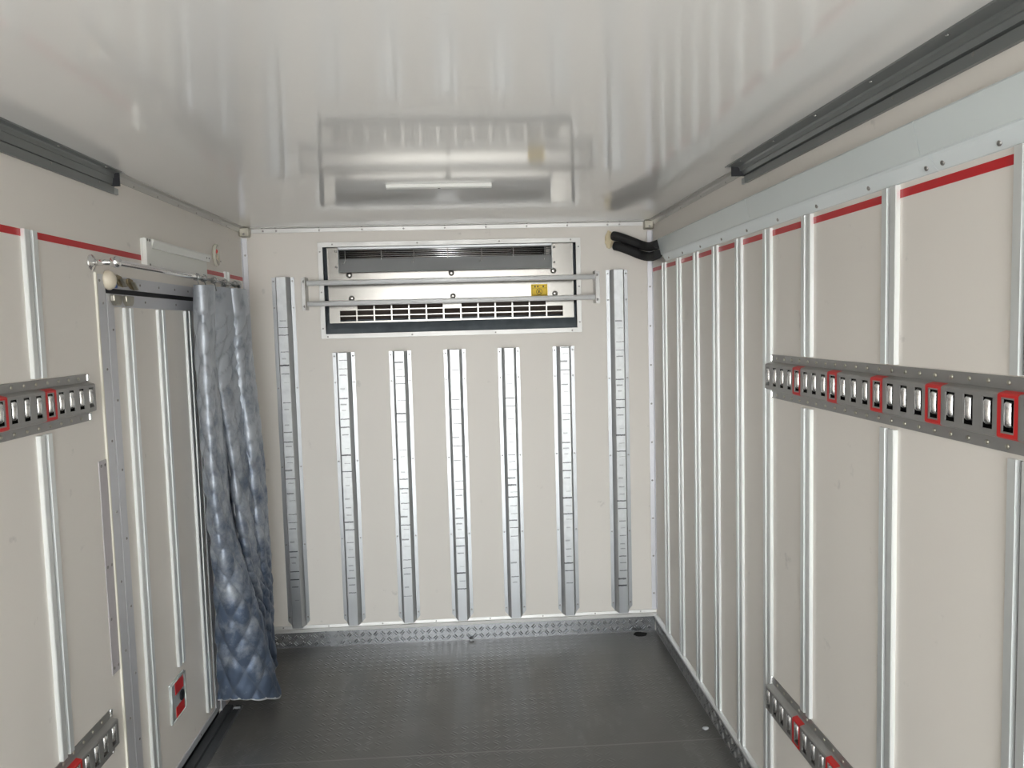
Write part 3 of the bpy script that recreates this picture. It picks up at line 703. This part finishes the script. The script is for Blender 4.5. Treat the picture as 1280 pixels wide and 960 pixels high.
# ------------------------------------------------------------------ white panel over the door, warning light
wp = thing('white_panel', 'white framed panel fixed to the left wall above the curtain rod', 'panel', (XL, 3.06, 1.856))
new_obj('panel_sheet', box(B(), XL, XL+.006, 2.732, 3.388, 1.856, 1.950), 'white_plastic', wp, bevel=.001)
new_obj('panel_side', box(B(), XL+.006, XL+.020, 2.732, 2.782, 1.853, 1.952), 'white_plastic', wp, bevel=.002)
ph = new_obj('panel_hood', prism(B(), [(0, 1.952), (.024, 1.952), (.026, 1.945), (.018, 1.922), (.014, 1.921), (.006, 1.926), (0, 1.926)], lambda d, z: (XL+d, 2.7825, z), lambda d, z: (XL+d, 3.388, z)), 'white_plastic', wp, bevel=.001)
screws(wp, 'left', [(XL+.020, y, z) for y in (2.744, 2.762) for z in (1.945,)]+[(XL+.020, 2.757, 1.861)], r=.005)
screws(wp, 'left', [(XL+.022, y, 1.937) for y in (3.34, 3.37)], r=.005)
al = thing('warning_light', 'small oval clear lamp with a red spot on the left wall near the back corner', 'lamp', (XL, 3.515, 1.91))
bm = B(); lathe(bm, [(.92, 0), (1.0, .006), (.96, .014), (.80, .016), (.74, .010), (.70, .006), (.3, .007), (.02, .007)], (0, 0, 0), (1, 0, 0), 28)
for v in bm.verts: v.co = Vector((XL+v.co.x, 3.515+.036*v.co.y, 1.963+.050*v.co.z))
new_obj('lamp_ring', bm, 'clear_ring', al, smooth=True)
new_obj('red_lens', lathe(B(), [(.0095, 0), (.009, .005), (.005, .008), (.001, .0085)], (XL+.006, 3.515, 1.980), (1, 0, 0), 16), 'red_lamp', al)
new_obj('lamp_stem', tube(B(), [(XL+.010, 3.515, 1.966), (XL+.010, 3.517, 1.938)], .005, 8), 'cream_plastic', al)
screws(al, 'left', [(XL+.0165, 3.49, 1.938), (XL+.0165, 3.542, 1.938)], r=.004)

# ------------------------------------------------------------------ curtain rod and quilted curtain
RX, RZ = XL+.070, 1.838
rd = thing('curtain_rod', 'chrome curtain rod over the side door with ball elbow and wall flange', 'curtain rod', (XL, 2.38, RZ))
new_obj('rod', tube(B(), [(RX, 2.375, RZ), (RX, 3.60, RZ)], .0095, 12), 'chrome', rd)
for y in (2.375, 3.60):
    new_obj('ball_elbow', lathe(B(), [(.001, -.0175)]+[(.0175*math.cos(t), .0175*math.sin(t)) for t in [math.radians(a_) for a_ in range(-75, 90, 15)]]+[(.001, .0175)], (RX, y, RZ), (0, 0, 1), 18), 'chrome', rd)
    new_obj('standoff', tube(B(), [(XL+.004, y, RZ), (RX-.012, y, RZ)], .0085, 12), 'chrome', rd)
    f_ = new_obj('flange', lathe(B(), [(.024, 0), (.024, .003), (.014, .006), (.011, .012)], (XL, y, RZ), (1, 0, 0), 20), 'chrome', rd)
    screws(f_, 'left', [(XL+.003, y+.017*math.cos(a_), RZ+.017*math.sin(a_)) for a_ in (1.57, 3.66, 5.76)], r=.003)

CURT = [
    [(-1.035, 3.08, 1.809), (-1.043, 3.08, 1.674), (-1.047, 3.08, 1.488), (-1.047, 3.09, 1.173), (-1.045, 3.1, 0.915), (-1.044, 3.12, 0.714), (-1.052, 3.15, 0.506), (-1.066, 3.18, 0.292), (-1.076, 3.2, 0.105)],
    [(-1.01, 3.04, 1.806), (-1.009, 3.04, 1.673), (-1.01, 3.04, 1.489), (-1.008, 3.04, 1.179), (-1.004, 3.05, 0.925), (-0.996, 3.07, 0.727), (-0.991, 3.1, 0.521), (-0.992, 3.13, 0.31), (-0.988, 3.15, 0.125)],
    [(-1.012, 3.1, 1.81), (-1.013, 3.1, 1.673), (-1.017, 3.1, 1.486), (-1.007, 3.1, 1.17), (-0.999, 3.1, 0.913), (-0.968, 3.12, 0.711), (-0.931, 3.14, 0.504), (-0.908, 3.17, 0.288), (-0.892, 3.2, 0.095)],
    [(-1.016, 3.16, 1.813), (-1.02, 3.16, 1.674), (-1.031, 3.16, 1.483), (-1.014, 3.18, 1.157), (-1.012, 3.2, 0.889), (-0.973, 3.22, 0.68), (-0.93, 3.25, 0.463), (-0.896, 3.28, 0.24), (-0.875, 3.32, 0.035)],
    [(-1.067, 3.34, 1.824), (-1.075, 3.34, 1.677), (-1.09, 3.42, 1.472), (-1.09, 3.52, 1.107), (-1.09, 3.54, 0.811), (-1.053, 3.52, 0.592), (-1.009, 3.44, 0.396), (-0.975, 3.44, 0.174), (-0.956, 3.48, -0.039)],
    [(-1.048, 3.3, 1.821), (-1.052, 3.3, 1.676), (-1.063, 3.3, 1.477), (-1.019, 3.3, 1.139), (-1.003, 3.31, 0.862), (-0.983, 3.33, 0.647), (-0.975, 3.37, 0.421), (-0.956, 3.41, 0.186), (-0.944, 3.46, -0.03)],
    [(-1.028, 3.34, 1.823), (-1.026, 3.33, 1.676), (-1.027, 3.32, 1.475), (-0.995, 3.31, 1.136), (-0.976, 3.32, 0.859), (-0.962, 3.34, 0.643), (-0.954, 3.38, 0.416), (-0.948, 3.42, 0.182), (-0.939, 3.47, -0.035)],
    [(-1.022, 3.42, 1.827), (-1.016, 3.42, 1.676), (-1.014, 3.42, 1.469), (-0.994, 3.42, 1.119), (-0.974, 3.42, 0.835), (-0.96, 3.43, 0.616), (-0.956, 3.45, 0.39), (-0.957, 3.48, 0.156), (-0.953, 3.52, -0.059)],
    [(-1.004, 3.44, 1.828), (-0.995, 3.44, 1.676), (-0.989, 3.44, 1.467), (-0.962, 3.44, 1.115), (-0.952, 3.45, 0.826), (-0.944, 3.46, 0.606), (-0.946, 3.48, 0.379), (-0.948, 3.5, 0.147), (-0.951, 3.54, -0.069)],
    [(-1.001, 3.56, 1.834), (-0.991, 3.56, 1.677), (-0.984, 3.56, 1.461), (-0.96, 3.56, 1.096), (-0.953, 3.56, 0.8), (-0.95, 3.56, 0.576), (-0.95, 3.56, 0.349), (-0.953, 3.57, 0.117), (-0.956, 3.6, -0.098)],
    [(-1.044, 3.7, 1.842), (-1.037, 3.7, 1.679), (-1.034, 3.7, 1.455), (-1.016, 3.7, 1.076), (-1.009, 3.7, 0.768), (-1.01, 3.7, 0.535), (-1.006, 3.7, 0.3), (-1.006, 3.7, 0.063), (-1.001, 3.7, -0.145)],
]
cur = thing('quilted_curtain', 'silver blue quilted thermal curtain bunched on the rod beside the door', 'curtain', (-1.0, 3.35, .03))
def curtain_grid():
    C = [[Vector((x, y, min(1.812, max(z, .030+.004*i)))) for x, y, z in c] for i, c in enumerate(CURT)]
    # spread the rows that were lifted to the floor so that they do not pile up
    rows = list(zip(*[catmull(c, 26) for c in C]))
    return [catmull(list(r), 18) for r in rows]
GR = curtain_grid(); NV, NU = len(GR), len(GR[0])
# arc length across, so that the quilting keeps one size
S = []
for r in GR:
    s_ = [0.0]
    for a_, b_ in zip(r, r[1:]): s_.append(s_[-1]+(Vector((b_.x-a_.x, b_.y-a_.y, 0))).length)
    S.append(s_)
def quilt(s_, z):
    a_ = s_/.088+z/.16; b_ = s_/.088-z/.16
    da, db = abs(a_-round(a_)), abs(b_-round(b_))
    return (min(1, da/.30)*min(1, db/.30))**.6
bm = B(); VV = []; SEAM = []
for j in range(NV):
    row = []
    for i in range(NU):
        p = GR[j][i]; du = GR[j][min(i+1, NU-1)]-GR[j][max(i-1, 0)]; dv = GR[min(j+1, NV-1)][i]-GR[max(j-1, 0)][i]
        n = du.cross(dv); n = n.normalized() if n.length > 1e-9 else Vector((1, 0, 0))
        if n.dot(Vector((0, 0, CAMZ))-p) < 0 and False: n = -n
        qv = quilt(S[j][i], p.z); qv = max(qv, min(1, max(0, (p.z-1.69)/.02))); h = .0105*qv
        w = .0045*noise.noise(Vector((S[j][i]*11, p.z*5.0, 3.1)))+.0035*noise.noise(Vector((S[j][i]*26, p.z*17, 9.7)))
        lo = max(0, min(1, (.9-p.z)/.7))
        w *= .6+1.0*lo
        q = p+n*-(h+w); q.x = max(q.x, XL+.014); q.z = max(q.z, .012)
        row.append(bm.verts.new(q)); SEAM.append(max(0.0, 1-qv/.42))
    VV.append(row)
HEM = [VV[-1][i].co.copy() for i in range(NU)]; EDGE = [VV[j][0].co.copy() for j in range(0, NV, 2)]; BIND = [VV[j][90].co.copy() for j in range(65, 150, 3)]
for j in range(NV-1):
    for i in range(NU-1):
        f = bm.faces.new((VV[j][i], VV[j][i+1], VV[j+1][i+1], VV[j+1][i])); f.smooth = True
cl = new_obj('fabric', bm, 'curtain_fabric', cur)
at_ = cl.data.attributes.new('seam_shade', 'FLOAT', 'POINT'); at_.data.foreach_set('value', SEAM)
md = cl.modifiers.new('thickness', 'SOLIDIFY'); md.thickness = .006; md.offset = 1
STITCH = [p + Vector((.0, -.008, 0)) for p in BIND]
new_obj('stitched_edge', tube(B(), STITCH, .0035, 6), 'hem_tape', cur)
new_obj('hem', tube(B(), HEM[::2], .0065, 8), 'hem_tape', cur)
new_obj('edge_binding', tube(B(), EDGE, .0060, 8), 'hem_tape', cur)
for y in (3.06, 3.14, 3.26, 3.40, 3.54):
    pts = [(RX+.013*math.sin(t*math.pi/5), y, RZ+.013*math.cos(t*math.pi/5)) for t in range(0, 10)]+[(RX+.006, y, RZ-.020), (RX+.010, y, RZ-.045)]
    new_obj('curtain_hook', tube(B(), pts, .0022, 6), 'dark_channel', cur)

# ------------------------------------------------------------------ marks on the floor
bm = B(); N_ = 22; rim = []
for t in range(N_):
    a_ = 2*math.pi*t/N_; r_ = 1+.25*noise.noise(Vector((math.cos(a_)*1.5, math.sin(a_)*1.5, 2)))
    rim.append(bm.verts.new((.848+.036*r_*math.cos(a_), 3.895+.030*r_*math.sin(a_), .0004)))
bm.faces.new(rim)
tag(new_obj('oil_stain', bm, 'black_void', loc=(.848, 3.895, 0)), 'round black oil stain on the floor in the right back corner', 'stain')
for (x, y, r_), lab in (((-.03, 3.915, .009), 'small pale grit lump on the floor against the back kick plate'),
                        ((.895, 2.93, .010), 'small grit lump on the floor by the right kick plate near the floor joint'),
                        ((-1.045, 3.30, .012), 'small pale grit lump on the floor under the curtain by the door sill')):
    bm = B(); bmesh.ops.create_icosphere(bm, subdivisions=2, radius=1)
    for v in bm.verts:
        k_ = 1+.4*noise.noise(v.co*1.7+Vector((x*9, y*5, 0))); v.co = Vector((x+r_*1.3*v.co.x*k_, y+r_*v.co.y*k_, max(0, r_*.5+r_*.6*v.co.z*k_)))
    tag(new_obj('grit', bm, 'hem_tape', loc=(x, y, 0)), lab, 'grit', 'grit on the floor')
